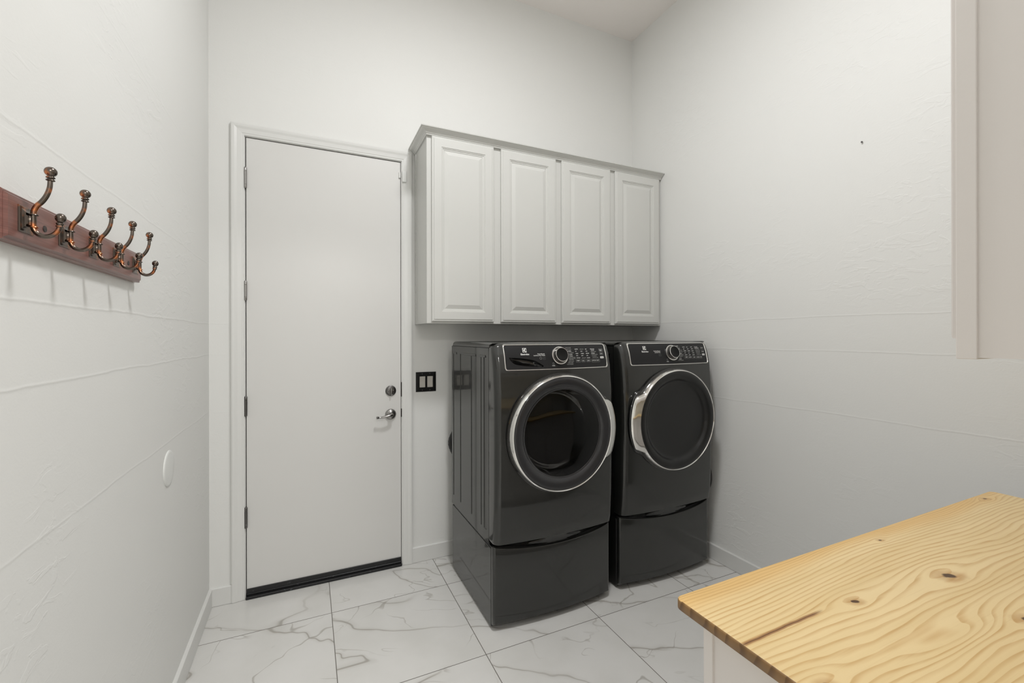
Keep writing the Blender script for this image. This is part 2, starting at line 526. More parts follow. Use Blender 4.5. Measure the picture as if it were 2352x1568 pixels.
# deadbolt
bm = B(); T = facing_front(.936, .001, 1.089)
lathe(bm, [(0.0, .0), (.0315, 0), (.0325, .003), (.031, .007), (.027, .009), (.025, .0075), (.022, .0085), (0, .0095)], T, 40)
dbo = obj('deadbolt', bm, M['nickel_dark'], dr, smooth=35); dbo['label'] = 'dark round deadbolt with thumb turn'
bm = B(); lathe(bm, [(0, 0), (.0042, 0), (.0045, .018), (.003, .024), (0, .025)], facing_front(.936, -.008, 1.089), 16)
for v in bm.verts:
    v.co.z = 1.089 + (v.co.z - 1.089) * 4.4
obj('thumb_turn', bm, M['nickel'], dbo, smooth=50)
for dx in (-.0135, .0135):
    bm = B(); lathe(bm, [(0, 0), (.0042, 0), (.0040, .002), (.002, .0032), (0, .0034)], facing_front(.936 + dx, -.0078, 1.089), 14)
    obj('screw', bm, M['nickel_dark'], dbo, smooth=40)
# lever
bm = B()
lathe(bm, [(0, 0), (.0325, 0), (.0335, .004), (.031, .010), (.024, .0145), (.016, .017), (.0135, .020), (.012, .034), (.013, .040), (.011, .046), (0, .048)], facing_front(.935, .001, .944), 40)
lv = obj('door_lever_rose', bm, M['nickel'], dr, smooth=35)
bm = B()
pts = smooth_path([(.937, -.043, .944), (.925, -.049, .9435), (.905, -.051, .941), (.885, -.050, .937), (.868, -.047, .935), (.856, -.047, .936), (.846, -.050, .936)], 5)
n = len(pts); tube(bm, pts, [.0095 - .0035 * min(1, i / n * 1.6) + (.0018 if i > n * .8 else 0) for i in range(n)], 14)
for v in bm.verts:
    pass
o = obj('door_lever', bm, M['nickel'], lv, smooth=50); o['label'] = 'satin nickel lever bent toward the hinges'
# magnetic contact: one half on the door, one on the casing
bm = B(); box(bm, .987, .9972, -.009, .001, 2.408, 2.444, .002, 2)
obj('contact_magnet', bm, M['trim'], dr)
ds = B(); box(ds, 1.0055, 1.031, -.0225, -.0105, 2.382, 2.451, .0025, 2)
tag(obj('door_contact_sensor', ds, M['disc']), 'small white door contact sensor on the casing, upper right corner of the door', 'door sensor')

# ------------------------------------------------------------ wall pieces
sw = empty('light_switch', (1.1555, 0, 1.075), 'black two-gang wall plate with two pale rocker switches beside the door', 'light switch')
bm = B()
x0, x1, z0, z1 = 1.091, 1.220, 1.072, 1.197
T = facing_front(x0, -.0001, z0)
panel_door(bm, T, x1 - x0, z1 - z0, [(0, 0), (.004, .0022), (.016, .0035), (.017, .0035)], .003)
pl = obj('wall_plate', bm, M['plate_black'], sw)
for i, rx in enumerate((1.114, 1.163)):
    bm = B()
    lo = .0105
    pr = [(0, .0), (0, lo - .003), (.002, lo), (.034, lo - .0018), (.036, lo - .002), (.068, lo + .0015), (.070, lo - .002), (.070, 0)]
    a = [bm.verts.new((rx, -d, 1.100 + q)) for q, d in pr]; b = [bm.verts.new((rx + .0345, -d, 1.100 + q)) for q, d in pr]
    bm.faces.new(a); bm.faces.new(b[::-1])
    for k in range(len(pr)): bm.faces.new((a[k], a[(k + 1) % 8], b[(k + 1) % 8], b[k]))
    obj('rocker', bm, M['rocker'], sw)
for zz in (1.083, 1.186):
    for xx in (1.131, 1.180):
        bm = B(); lathe(bm, [(0, 0), (.0028, 0), (.0026, .0008), (0, .001)], facing_front(xx, -.0064, zz), 12)
        obj('screw', bm, M['nickel_dark'], sw)

bm = B(); lathe(bm, [(0, 0), (.066, 0), (.066, .002), (.064, .004), (.058, .0052), (0, .0052)], facing_px(0, -.742, .932), 72)
tag(obj('wall_protector', bm, M['disc'], smooth=40), 'round white door-stop disc stuck low on the left wall', 'wall protector')

bm = B(); tube(bm, [(W + .004, -1.604, 2.325), (W - .007, -1.604, 2.3255)], .0018, 10)
lathe(bm, [(0, 0), (.0042, 0), (.0038, .0014), (0, .0018)], Matrix.Translation((W - .0065, -1.604, 2.3255)) @ Matrix(((0, 0, -1), (-1, 0, 0), (0, 1, 0))).to_4x4(), 12)
tag(obj('nail', bm, M['nickel_dark'], smooth=40), 'lone small nail high on the bare right wall', 'nail')

# ------------------------------------------------------------ coat rack
rk = empty('coat_rack', (0, -1.4275, 1.586), 'reddish mahogany board with five antique copper double hooks on the left wall', 'coat rack')
bm = B()
y0, y1, z0, z1 = -1.756, -1.100, 1.586, 1.671
panel_door(bm, facing_px(.0, y0, z0), y1 - y0, z1 - z0, [(0, -.006), (.0015, -.0045), (.004, -.0045), (.0075, 0), (.009, 0)], .020)
obj('board', bm, M['mahog'], rk)
for yy, zz in ((-1.636, 1.6285), (-1.208, 1.6285)):
    bm = B(); lathe(bm, [(0, 0), (.0062, 0), (.0058, .0012), (0, .0014)], facing_px(.0200, yy, zz), 20)
    o = obj('screw_plug', bm, M['plug'], rk); o['label'] = 'dark round screw plug'
HP = [(.0530, 1.7050), (.0520, 1.6915), (.0480, 1.6775), (.0420, 1.6660), (.0350, 1.6570), (.0315, 1.6480), (.0305, 1.6390), (.0305, 1.6295), (.0305, 1.6200), (.0325, 1.6125), (.0375, 1.6065), (.0460, 1.6035), (.0555, 1.6065), (.0625, 1.6140), (.0655, 1.6230)]
def make_hook():
    """a hook at the rack's origin height, y = 0; returned object is the stem, with plate and knobs as children"""
    bm = B(); pts = smooth_path([(a, 0, b) for a, b in HP], 5)
    n = len(pts)
    tube(bm, pts, [.0036 + .0008 * math.sin(PI * min(1, i / n)) for i in range(n)], 14)
    for zz in (1.6405, 1.6185):
        lathe(bm, [(.003, -.0012), (.0062, -.0010), (.0068, 0), (.0062, .0010), (.003, .0012)], Matrix.Translation((.0308, 0, zz)), 20)
    box(bm, .0225, .0300, -.0055, .0055, 1.6205, 1.6385, .0012, 1)
    bmesh.ops.translate(bm, verts=bm.verts, vec=rk.location)
    hk = obj('hook', bm, M['bronze'], rk, smooth=50)
    hk.location = (0, 0, 0)
    bm = B()
    sz = .046
    panel_door(bm, facing_px(.0200, -sz / 2, 1.6070), sz, sz, [(0, 0), (.0015, .0012), (.0055, .0012), (.0095, .0032), (.0110, .0045), (.0125, .0032), (.0145, .0030), (.016, .005)], .0015)
    bmesh.ops.translate(bm, verts=bm.verts, vec=rk.location)
    obj('hook_plate', bm, M['bronze'], hk)
    def knob(px, pz, ax, r):
        q = Vector((px, 0, pz)); ax = Vector(ax).normalized()
        T = Matrix.Translation(q) @ ax.to_track_quat('Z', 'Y').to_matrix().to_4x4()
        bm = B()
        k = r / .0090
        pf = [(0, 0), (.0040, 0), (.0060 * k, .0008), (.0065 * k, .0018), (.0060 * k, .0028), (.0042, .0036), (.0045, .0046), (.0060 * k, .0054), (.0065 * k, .0066), (.0060 * k, .0078), (.0044, .0088)]
        for q_ in range(0, 15):
            th = -1.05 + (PI / 2 + 1.05) * q_ / 14
            pf.append((.0090 * k * math.cos(th) if q_ < 14 else 0, .0172 + .0088 * math.sin(th)))
        lathe(bm, pf, T, 36)
        bmesh.ops.translate(bm, verts=bm.verts, vec=rk.location)
        obj('knob', bm, M['bronze'], hk, smooth=50)
    knob(.0531, 1.7040, (.03, 0, 1), .0090)
    knob(.0653, 1.6215, (.10, 0, 1), .0078)
    return hk
WORLD_RK = rk.location.copy()
class _P: pass
hk0 = make_hook()
for i, yy in enumerate((-1.699, -1.5635, -1.428, -1.2915, -1.155)):
    if i == 0: h_ = hk0
    else:
        h_ = hk0.copy(); COL.objects.link(h_); h_.parent = rk
        for ch in list(hk0.children):
            c2 = ch.copy(); COL.objects.link(c2); c2.parent = h_
    h_.location = (-WORLD_RK.x, yy - WORLD_RK.y, -WORLD_RK.z)

# ------------------------------------------------------------ wall cabinet over the machines
wc = empty('wall_cabinet', (1.955, -.15, 1.498), 'long white wall cabinet with four raised-panel doors and crown above the machines', 'wall cabinet')
bm = B(); box(bm, 1.0905, W - .004, -.287, -.0015, 1.500, 2.570)
obj('cabinet_body', bm, M['cab'], wc)
bm = B(); 
box(bm, 1.0865, W - .004, -.306, -.287, 1.4985, 2.572, .0008, 1)
obj('face_frame', bm, M['cab'], wc)
bm = B(); box(bm, 1.0865, 1.0905, -.022, -.0015, 1.4995, 2.570)
box(bm, 1.0865, 1.0905, -.287, -.022, 1.4995, 1.5035)
obj('scribe_strip', bm, M['cab'], wc)
for (a, b) in ((1.113, 1.494), (1.542, 1.928), (1.972, 2.361), (2.403, 2.800)):
    bm = B(); panel_door(bm, facing_front(a, -.3062, 1.5095), b - a, 2.5645 - 1.5095, DOOR_STEPS, .020)
    obj('door', bm, M['cab'], wc)
bm = B()
prof = [(0, 0), (0, .0), (.006, .0), (.008, .006), (.012, .009), (.013, .014), (.020, .020), (.029, .025), (.034, .029), (.036, .032), (.040, .033), (.041, .0385), (0, .0385)]
prof = prof[1:]
mitre(bm, [(1.0885, -.0015, 2.566), (1.0885, -.3140, 2.566), (W - .004, -.3140, 2.566)], (0, 0, 1), prof, 1)
obj('crown_moulding', bm, M['cab'], wc)

# ------------------------------------------------------------ right-hand cabinets
uc = empty('upper_cabinet', (2.05, -2.63, 1.389), 'white upper cabinet high at the right edge, over the pine top', 'upper cabinet')
bm = B(); box(bm, 1.3215, W - .004, YF + .001, -2.490, 1.391, 2.46)
obj('cabinet_body', bm, M['cab2'], uc)
bm = B(); box(bm, 1.3165, W - .004, -2.490, -2.468, 1.389, 2.462, .0012, 2)
obj('face_frame', bm, M['cab2'], uc)
for (a, b) in ((1.341, 1.80), (1.84, 2.30), (2.34, 2.79)):
    bm = B(); panel_door(bm, Matrix.Translation((b, -2.468, 1.418)) @ Matrix(((-1, 0, 0), (0, 0, 1), (0, 1, 0))).to_4x4(), b - a, 1.015, DOOR_STEPS, .018)
    obj('door', bm, M['cab2'], uc)

bc = empty('base_cabinet', (1.85, -2.48, 0), 'white base cabinet under the pine top at lower right', 'base cabinet')
bm = B(); box(bm, 1.167, 2.530, YF + .001, -2.182, .10, .8795); box(bm, 1.18, 2.52, YF + .001, -2.24, 0, .10)
obj('cabinet_body', bm, M['cab2'], bc)
bm = B(); box(bm, 1.1615, 2.535, -2.182, -2.162, .10, .8795, .0012, 2)
obj('face_frame', bm, M['cab2'], bc)
for (a, b) in ((1.185, 1.60), (1.64, 2.06), (2.10, 2.51)):
    bm = B(); panel_door(bm, Matrix.Translation((b, -2.1618, .13)) @ Matrix(((-1, 0, 0), (0, 0, 1), (0, 1, 0))).to_4x4(), b - a, .72, DOOR_STEPS, .018)
    obj('door', bm, M['cab2'], bc)
# pine top
bm = B()
x0, x1, y0, y1, r = 1.140, 2.556, YF + .002, -2.1095, .016
out = []
for (cx_, cy_, a0) in ((x1 - r, y1 - r, 0), (x0 + r, y1 - r, PI / 2)):
    for k in range(7): a = a0 + PI / 2 * k / 6; out.append((cx_ + r * math.cos(a), cy_ + r * math.sin(a)))
out += [(x0, y0), (x1, y0)]
rd = .0035
def ring(ins, z):
    c = Vector(((x0 + x1) / 2, (y0 + y1) / 2)); res = []
    for px_, py_ in out:
        q = Vector((px_, py_)); d = Vector((max(-1, min(1, (px_ - c.x) / ((x1 - x0) / 2))), max(-1, min(1, (py_ - c.y) / ((y1 - y0) / 2)))))
        res.append(bm.verts.new((px_ - d.x * ins, py_ - d.y * ins, z)))
    return res
RR = [ring(.002, .8800), ring(0, .8820)] + [ring(rd * (1 - math.cos(t)), .9000 - rd + rd * math.sin(t)) for t in (0, PI / 8, PI / 4, 3 * PI / 8, PI / 2)]
for A, Bq in zip(RR, RR[1:]):
    for i in range(len(A)):
        j = (i + 1) % len(A); bm.faces.new((A[i], A[j], Bq[j], Bq[i]))
bm.faces.new(RR[-1]); bm.faces.new(RR[0][::-1])
bmesh.ops.recalc_face_normals(bm, faces=bm.faces)
for f in bm.faces:
    if abs(f.normal.x) > .55: f.material_index = 1
tag(obj('countertop', bm, [M['pine'], M['pine_end']], smooth=50), 'yellow knotty pine plank top on the white base cabinet, lower right', 'countertop')

# ------------------------------------------------------------ laundry machines
ET = [(.42, .84), (.46, .848), (.6, .857), (.9, .862), (1.14, .860), (1.26, .848), (1.33, .832), (1.375, .815), (1.388, .80)]
def interp(t, v):
    if v <= t[0][0]: return t[0][1]
    for a, b in zip(t, t[1:]):
        if v <= b[0]: return a[1] + (b[1] - a[1]) * (v - a[0]) / (b[0] - a[0])
    return t[-1][1]
def front(u, z): return interp(ET, z) + .025 * max(0, 1 - (u / .344) ** 2)
SIDE = .772
def fascia_rows(bm, rows, dep, cx, dy, nf=64, rc=.034, yb=SIDE):
    """rows = [(z, half width)]; front skin that wraps round both corners back to the side seam"""
    grid = []
    for z, hw in rows:
        pts = []
        def fy(u): return dep(u, z)
        e = fy(hw - rc)
        arc = []
        for k in range(8):
            a = PI / 2 * k / 7
            arc.append((hw - rc + rc * math.cos(a), (fy(hw - rc) - rc) + rc * math.sin(a)))
        left = [(-hw, yb)] + [(-p, q) for p, q in arc]
        mid = [(-(hw - rc) + 2 * (hw - rc) * k / nf, 0) for k in range(1, nf)]
        mid = [(p, fy(p)) for p, _ in mid]
        right = [(p, q) for p, q in reversed(arc)] + [(hw, yb)]
        pts = left + mid + right
        grid.append([bm.verts.new((cx + p, -(q - dy), z)) for p, q in pts])
    for A, Bq in zip(grid, grid[1:]):
        for i in range(len(A) - 1): bm.faces.new((A[i], A[i + 1], Bq[i + 1], Bq[i]))
    return grid
def surf(cx, dy, u, z, off): return Vector((cx + u, -(front(u, z) - dy + off), z))

PX0, PX1, PZ0, PZ1, PR = -.2945, .3085, 1.2565, 1.3835, .014
def outline(ins, n=7):
    r = PR - ins * .6; pts = []
    for (cx_, cz_, a0) in ((PX1 - ins - r, PZ1 - ins - r, 0), (PX0 + ins + r, PZ1 - ins - r, PI / 2), (PX0 + ins + r, PZ0 + ins + r, PI), (PX1 - ins - r, PZ0 + ins + r, 1.5 * PI)):
        for k in range(n):
            a = a0 + PI / 2 * k / (n - 1); pts.append((cx_ + r * math.cos(a), cz_ + r * math.sin(a)))
    # densify the long edges
    res = []
    for i, p in enumerate(pts):
        q = pts[(i + 1) % len(pts)]; res.append(p)
        L = math.hypot(q[0] - p[0], q[1] - p[1]); m_ = int(L / .02)
        for k in range(1, m_ + 1): res.append((p[0] + (q[0] - p[0]) * k / (m_ + 1), p[1] + (q[1] - p[1]) * k / (m_ + 1)))
    return res
def plate(bm, outer, holes, cx, dy, off, step=.02):
    """flat region (u, z) with holes mapped on the curved front"""
    pts = [Vector(p) for p in outer]; edges = [(i, (i + 1) % len(outer)) for i in range(len(outer))]
    for h in holes:
        s = len(pts); pts += [Vector(p) for p in h]; edges += [(s + i, s + (i + 1) % len(h)) for i in range(len(h))]
    def inside(p, poly):
        c = False; n = len(poly)
        for i in range(n):
            a, b = poly[i], poly[(i + 1) % n]
            if (a[1] > p[1]) != (b[1] > p[1]) and p[0] < (b[0] - a[0]) * (p[1] - a[1]) / (b[1] - a[1]) + a[0]: c = not c
        return c
    us = [p[0] for p in outer]; zs = [p[1] for p in outer]
    u = min(us) + step * .63
    while u < max(us):
        z = min(zs) + step * .47
        while z < max(zs):
            p = (u, z)
            if inside(p, outer) and not any(inside(p, h) for h in holes): pts.append(Vector(p))
            z += step
        u += step
    V, _, Fq, _, _, _ = delaunay_2d_cdt(pts, edges, [], 0, 1e-6)
    vs_ = [bm.verts.new(surf(cx, dy, p[0], p[1], off)) for p in V]
    for f in Fq:
        c = (sum(V[i][0] for i in f) / len(f), sum(V[i][1] for i in f) / len(f))
        if inside(c, outer) and not any(inside(c, h) for h in holes):
            bm.faces.new([vs_[i] for i in f])
    bmesh.ops.delete(bm, geom=[v for v in bm.verts if not v.link_faces], context='VERTS')
def text_into(bm, s, width, x, z, cx, dy, h=None, bold=0, off=.0036, align='L', mi=0):
    cu = bpy.data.curves.new('t', 'FONT'); cu.body = s; cu.size = 1; cu.resolution_u = 3; cu.offset = bold
    ob = bpy.data.objects.new('t', cu); COL.objects.link(ob)
    me = bpy.data.meshes.new_from_object(ob)
    xs = [v.co.x for v in me.vertices]; ys = [v.co.y for v in me.vertices]
    kx = width / (max(xs) - min(xs)); ky = kx if h is None else h / .73
    ky = min(ky, kx * 1.35) if h is not None and len(s) > 3 else ky
    vs_ = [bm.verts.new(surf(cx, dy, x + (v.co.x - min(xs)) * kx, z + (v.co.y - .36) * ky, off)) for v in me.vertices]
    for p in me.polygons:
        try: f = bm.faces.new([vs_[i] for i in p.vertices]); f.material_index = mi
        except ValueError: pass
    bpy.data.objects.remove(ob); bpy.data.curves.remove(cu); bpy.data.meshes.remove(me)
def rrect(x0, z1, x1, z0, r=.0022, n=4):
    pts = []
    for (a, b, t) in ((x1 - r, z1 - r, 0), (x0 + r, z1 - r, PI / 2), (x0 + r, z0 + r, PI), (x1 - r, z0 + r, 1.5 * PI)):
        for k in range(n): q = t + PI / 2 * k / (n - 1); pts.append((a + r * math.cos(q), b + r * math.sin(q)))
    return pts
def strip(bm, pts, wd_, cx, dy, off=.0036, closed=True, mi=0):
    """thin printed line along a polyline (u, z)"""
    n = len(pts); L = []
    for i in range(n):
        p = Vector(pts[i]); a = Vector(pts[(i - 1) % n]) if closed or i > 0 else p; b = Vector(pts[(i + 1) % n]) if closed or i < n - 1 else p
        d = (b - a).normalized(); nn = Vector((-d.y, d.x)) * wd_ / 2
        L.append((bm.verts.new(surf(cx, dy, *(p + nn), off)), bm.verts.new(surf(cx, dy, *(p - nn), off))))
    for i in range(n if closed else n - 1):
        j = (i + 1) % n; f = bm.faces.new((L[i][0], L[j][0], L[j][1], L[i][1])); f.material_index = mi
def fill(bm, pts, cx, dy, off, mi=0):
    f = bm.faces.new([bm.verts.new(surf(cx, dy, a, b, off)) for a, b in pts]); f.material_index = mi

WT = [('WHITEST WHITES',0.0453,1.363,0.0352),('HEAVY DUTY',0.0522,1.3547,0.0304),('NORMAL',0.0576,1.3464,0.0225),('ACTIVEWEAR',0.061,1.3382,0.0322),('COLORS',0.0626,1.3299,0.0206),('TOWELS',0.0622,1.3214,0.0218),('15 MIN FAST WASH',0.0607,1.3117,0.0363),('DELICATES',0.0603,1.3036,0.0263),('HAND WASH',0.0555,1.2957,0.0324),('RINSE & SPIN',0.0502,1.288,0.0323),('CLEAN WASHER',0.0423,1.2804,0.0398),('SANITIZE',0.1032,1.3558,0.0195),('HOT',0.1047,1.3451,0.0084),('WARM',0.1043,1.3336,0.0152),('COOL',0.1056,1.323,0.0124),('TAP COLD',0.1063,1.3113,0.0238),('TEMP',0.1049,1.297,0.0186),('EXTRA HIGH',0.1364,1.3553,0.0235),('HEAVY',0.1379,1.3445,0.0129),('NORMAL',0.1382,1.3329,0.0191),('LIGHT',0.1388,1.3223,0.0121),('EXTRA LIGHT',0.1404,1.3105,0.0264),('SOIL',0.1397,1.296,0.0152),('MAX',0.1705,1.3552,0.0098),('HIGH',0.1711,1.3444,0.0111),('MEDIUM',0.1707,1.3332,0.0195),('LOW',0.172,1.3221,0.0106),('NO SPIN',0.1736,1.3105,0.0192),('SPIN',0.1729,1.2956,0.0159),('PREWASH',0.2037,1.3551,0.0278),('SOAK',0.2073,1.3486,0.0228),('FRESH RINSE',0.2051,1.3411,0.0352),('STEAM',0.2055,1.3329,0.0228),('EXTENDED REFRESH',0.2059,1.3262,0.0422),('CYCLE SIGNAL',0.2072,1.3183,0.0333),('CONTROL LOCK',0.2095,1.3104,0.0408),('OPTIONS',0.205,1.2954,0.0283),('SELECT',0.2366,1.2956,0.0163),('DELAY',0.2644,1.3499,0.02),('START',0.2668,1.3452,0.0152),('CANCEL',0.2659,1.3296,0.0162)]
DT = [('SANITIZE',0.0442,1.3631,0.0246),('HEAVY DUTY',0.0509,1.3551,0.0311),('NORMAL',0.0583,1.3468,0.0207),('ACTIVEWEAR',0.0625,1.3386,0.0313),('MIXED LOAD',0.064,1.3299,0.0305),('COLORS',0.0657,1.3201,0.0183),('15 MIN FAST DRY',0.0646,1.3123,0.0301),('DELICATES',0.0626,1.3041,0.0249),('TIMED DRY',0.059,1.2958,0.0189),('AIR DRY',0.0554,1.2878,0.0205),('INSTANT REFRESH',0.047,1.2804,0.0429),('HIGH',0.1019,1.357,0.0197),('MAX',0.1355,1.3566,0.0114),('60',0.1703,1.3566,0.0145),('MED',0.1058,1.3457,0.0094),('HIGH',0.1379,1.3456,0.0123),('45',0.1718,1.3456,0.0163),('NORMAL',0.1046,1.3346,0.0209),('NORMAL',0.1382,1.334,0.0211),('30',0.1724,1.3334,0.0166),('LOW',0.1086,1.3229,0.0102),('LESS',0.1414,1.3222,0.0089),('15',0.1763,1.3222,0.015),('AIR DRY',0.1091,1.3114,0.0201),('DAMP',0.1428,1.3107,0.0138),('MINUTES',0.1758,1.3103,0.0173),('TEMP',0.109,1.2977,0.018),('DRYNESS',0.141,1.2969,0.0203),('TIME',0.1774,1.296,0.0154),('STEAM',0.2061,1.3565,0.0276),('EXTENDED',0.2065,1.3491,0.0367),('STATIC GUARD',0.2092,1.3409,0.0374),('WRINKLE CARE',0.2076,1.3332,0.0411),('PERFECT STEAM',0.2095,1.3256,0.035),('CYCLE SIGNAL',0.2111,1.3178,0.0321),('CONTROL LOCK',0.2117,1.3098,0.0417),('OPTIONS',0.2085,1.2953,0.0276),('SELECT',0.2418,1.2956,0.0164),('DELAY',0.2654,1.3501,0.0208),('CANCEL',0.2652,1.3288,0.0187)]
BOXES = [(.1009, 1.3035, .1284, 1.2892), (.1344, 1.3035, .1603, 1.2892), (.1678, 1.3030, .1939, 1.2890), (.2016, 1.3020, .2565, 1.2872), (.2614, 1.3557, .2880, 1.3405), (.2628, 1.3353, .2865, 1.3241)]
SCOOP = [(-.2688,1.3195),(-.2275,1.3173),(-.1857,1.3121),(-.1432,1.3048),(-.1169,1.2943),(-.1014,1.284),(-.0904,1.2738),(-.1141,1.2719),(-.1683,1.2758),(-.2104,1.2803),(-.2391,1.2863),(-.2546,1.2964),(-.2647,1.3092)]

def machine(name, cx, dy, washer, label, cat):
    root = empty(name, (cx, -.48 + dy, .4005), label, cat)
    hw = .344
    y_of = lambda d: -(d - dy)
    yb = y_of(.160)
    # side panel shells with pressed ribs: profile along y, swept in z in three zones
    def side(sx):
        bm = B()
        ribs = [(.197, .007), (.332, .0075), (.519, .0075), (.665, .0065)]
        def yprof(deep):
            pts = [(.160, 0)]
            for c, w_ in ribs:
                pts += [(c - w_ * 1.1, 0), (c - w_ * .6, deep), (c + w_ * .6, deep), (c + w_ * 1.1, 0)]
            # a shallow raised field toward the front
            pts += [(.700, 0), (.708, deep * .6), (.735, deep * .6), (.743, 0), (.768, 0)]
            return pts
        rows = [(.4005, 0), (.458, 0), (.462, .0055), (1.318, .0055), (1.322, 0), (1.3645, 0)]
        gr = []
        for z, dp in rows:
            gr.append([bm.verts.new((cx + sx * (hw - d), y_of(yy), z)) for yy, d in yprof(dp)])
        for A, Bq in zip(gr, gr[1:]):
            for i in range(len(A) - 1): bm.faces.new((A[i], A[i + 1], Bq[i + 1], Bq[i]))
        if True:
            for (a_, b_) in ((.205, .262), (.345, .590), (.650, .728)):
                xs = sorted((cx + sx * (hw + .0028), cx + sx * (hw - .001)))
                box(bm, xs[0], xs[1], y_of(b_), y_of(a_), 1.3165, 1.3285, .0013, 2)
        return obj('side_panel', bm, M['side_grey'], root)
    side(-1); side(1)
    bm = B(); box(bm, cx - hw + .006, cx + hw - .006, yb - .004, yb + .004, .402, 1.366)
    obj('back_panel', bm, M['side_grey'], root)
    bm = B()
    box(bm, cx - hw + .004, cx + hw - .004, y_of(.770), y_of(.165), .403, .412)
    box(bm, cx - hw + .003, cx - hw + .006, y_of(.7725), y_of(.765), .403, 1.368); box(bm, cx + hw - .006, cx + hw - .003, y_of(.7725), y_of(.765), .403, 1.368)
    box(bm, cx - hw + .003, cx + hw - .003, y_of(.770), y_of(.165), 1.3655, 1.3685)
    obj('seam', bm, M['black'], root)
    # lid
    bm = B()
    fr_ = .800
    loops = []
    for ins, z in ((.0008, 1.3685), (0, 1.371), (.001, 1.380), (.005, 1.387), (.011, 1.391), (.020, 1.3925), (.05, 1.3925), (.058, 1.390), (.075, 1.3895)):
        L = []
        a, b2, c_, d_ = -hw + ins, hw - ins, y_of(.158 + ins), y_of(SIDE + (0.03 if ins > .004 else .004) - ins * .4)
        rr = .030
        for (qx, qy, t0) in ((b2 - rr, c_ - rr, 0), (a + rr, c_ - rr, PI / 2)):
            for k in range(6): t = t0 + PI / 2 * k / 5; L.append((qx + rr * math.cos(t), qy + rr * math.sin(t)))
        L += [(a, d_), (b2, d_)]
        loops.append([bm.verts.new((cx + p, q, z)) for p, q in L])
    for A, Bq in zip(loops, loops[1:]):
        for i in range(len(A)):
            j = (i + 1) % len(A); bm.faces.new((A[i], A[j], Bq[j], Bq[i]))
    bm.faces.new(loops[-1])
    obj('lid', bm, M['side_grey'], root, smooth=50)
    # fascia
    bm = B()
    rows = [(.420, hw - .006), (.4205, hw - .003), (.423, hw - .001), (.430, hw)]
    z = .430
    while z < 1.33: z += .012; rows.append((z, hw))
    rows += [(1.345, hw), (1.357, hw - .0006), (1.366, hw - .002), (1.373, hw - .005), (1.379, hw - .009), (1.384, hw - .015), (1.388, hw - .022), (1.391, hw - .030)]
    top0 = len(rows)
    def dep(u, z):
        if z <= 1.379: 
            s = 0 if z > .423 else (.423 - z) * 1.5
            return front(u, z) - s
        k = (z - 1.379) / .012
        return front(u, 1.379) - .006 * k - .020 * k * k
    gr = fascia_rows(bm, rows, dep, cx, dy)
    # top return to the lid
    last = gr[-1]; back = [bm.verts.new((v.co.x, y_of(SIDE - .004), 1.3925)) for v in last]
    mid_ = [bm.verts.new((v.co.x, v.co.y + .012, 1.3925)) if v.co.y + .012 < y_of(SIDE) else bm.verts.new((v.co.x, y_of(SIDE), 1.3925)) for v in last]
    for A, Bq in ((last, mid_), (mid_, back)):
        for i in range(len(A) - 1): bm.faces.new((A[i], A[i + 1], Bq[i + 1], Bq[i]))
    zc = .940
    kill = []
    for f in bm.faces:
        c = f.calc_center_median(); u = c.x - cx
        if c.y > y_of(.80): continue
        if (washer and math.hypot(u, c.z - zc) < .255) or (PX0 + .010 < u < PX1 - .010 and PZ0 + .010 < c.z < PZ1 - .014): kill.append(f)
    bmesh.ops.delete(bm, geom=kill, context='FACES')
    obj('front_panel', bm, M['steel_grey'], root, smooth=40)
    # control panel
    bm = B()
    holes = []
    scoop = None
    if washer:
        scoop = [(p.x, p.y) for p in smooth_path([(a, b, 0) for a, b in SCOOP] + [(SCOOP[0][0], SCOOP[0][1], 0)], 3)][:-1]
        holes = [scoop]
    plate(bm, outline(.003), holes, cx, dy, .0022)
    cp = obj('control_panel', bm, M['panel'], root, smooth=40)
    cp['label'] = 'black control panel with dial and printed cycle names'
    if washer:
        bm = B()
        cxs = sum(p[0] for p in scoop) / len(scoop); czs = sum(p[1] for p in scoop) / len(scoop)
        LL = []
        for k, (s, d) in enumerate(((1, .0022), (.985, -.002), (.93, -.012), (.8, -.024), (.5, -.030))):
            LL.append([bm.verts.new(surf(cx, dy, cxs + (a - cxs) * s, czs + (b - czs) * s - d * .15 * 0, d)) for a, b in scoop])
        for A, Bq in zip(LL, LL[1:]):
            for i in range(len(A)):
                j = (i + 1) % len(A); bm.faces.new((A[i], A[j], Bq[j], Bq[i]))
        bm.faces.new(LL[-1])
        obj('detergent_drawer_grip', bm, M['black_gloss'], cp, smooth=60)
        bm = B(); strip(bm, [(-.0743, 1.3805), (-.0725, 1.3334), (-.0710, 1.300), (-.0695, 1.2592)], .0010, cx, dy, .0026, False)
        obj('detergent_drawer_seam', bm, M['black'], cp)
    # chrome trim
    bm = B()
    o1, o2, o3, o4 = outline(0), outline(.0016), outline(.0044), outline(.0060)
    LL = [[bm.verts.new(surf(cx, dy, a, b, d)) for a, b in o] for o, d in ((o1, -.002), (o1, .003), (o2, .0052), (o3, .0052), (o4, .0022))]
    for A, Bq in zip(LL, LL[1:]):
        for i in range(len(A)):
            j = (i + 1) % len(A); bm.faces.new((A[i], A[j], Bq[j], Bq[i]))
    o = obj('panel_trim', bm, M['chrome'], cp, smooth=40); o['label'] = 'chrome trim around the control panel'
    # dial
    kz = 1.3245; ku = .0060
    tilt = math.atan2(front(ku, kz - .03) - front(ku, kz + .03), .06)
    T = Matrix.Translation(surf(cx, dy, ku, kz, .0015)) @ Matrix.Rotation(-tilt, 4, 'X') @ Matrix(((1, 0, 0), (0, 0, -1), (0, 1, 0))).to_4x4()
    bm = B(); lathe(bm, [(.0462, 0), (.0470, .004), (.0455, .0075), (.0415, .0080), (.0385, .0055), (.0370, .0050), (.0340, .0050)], T, 64)
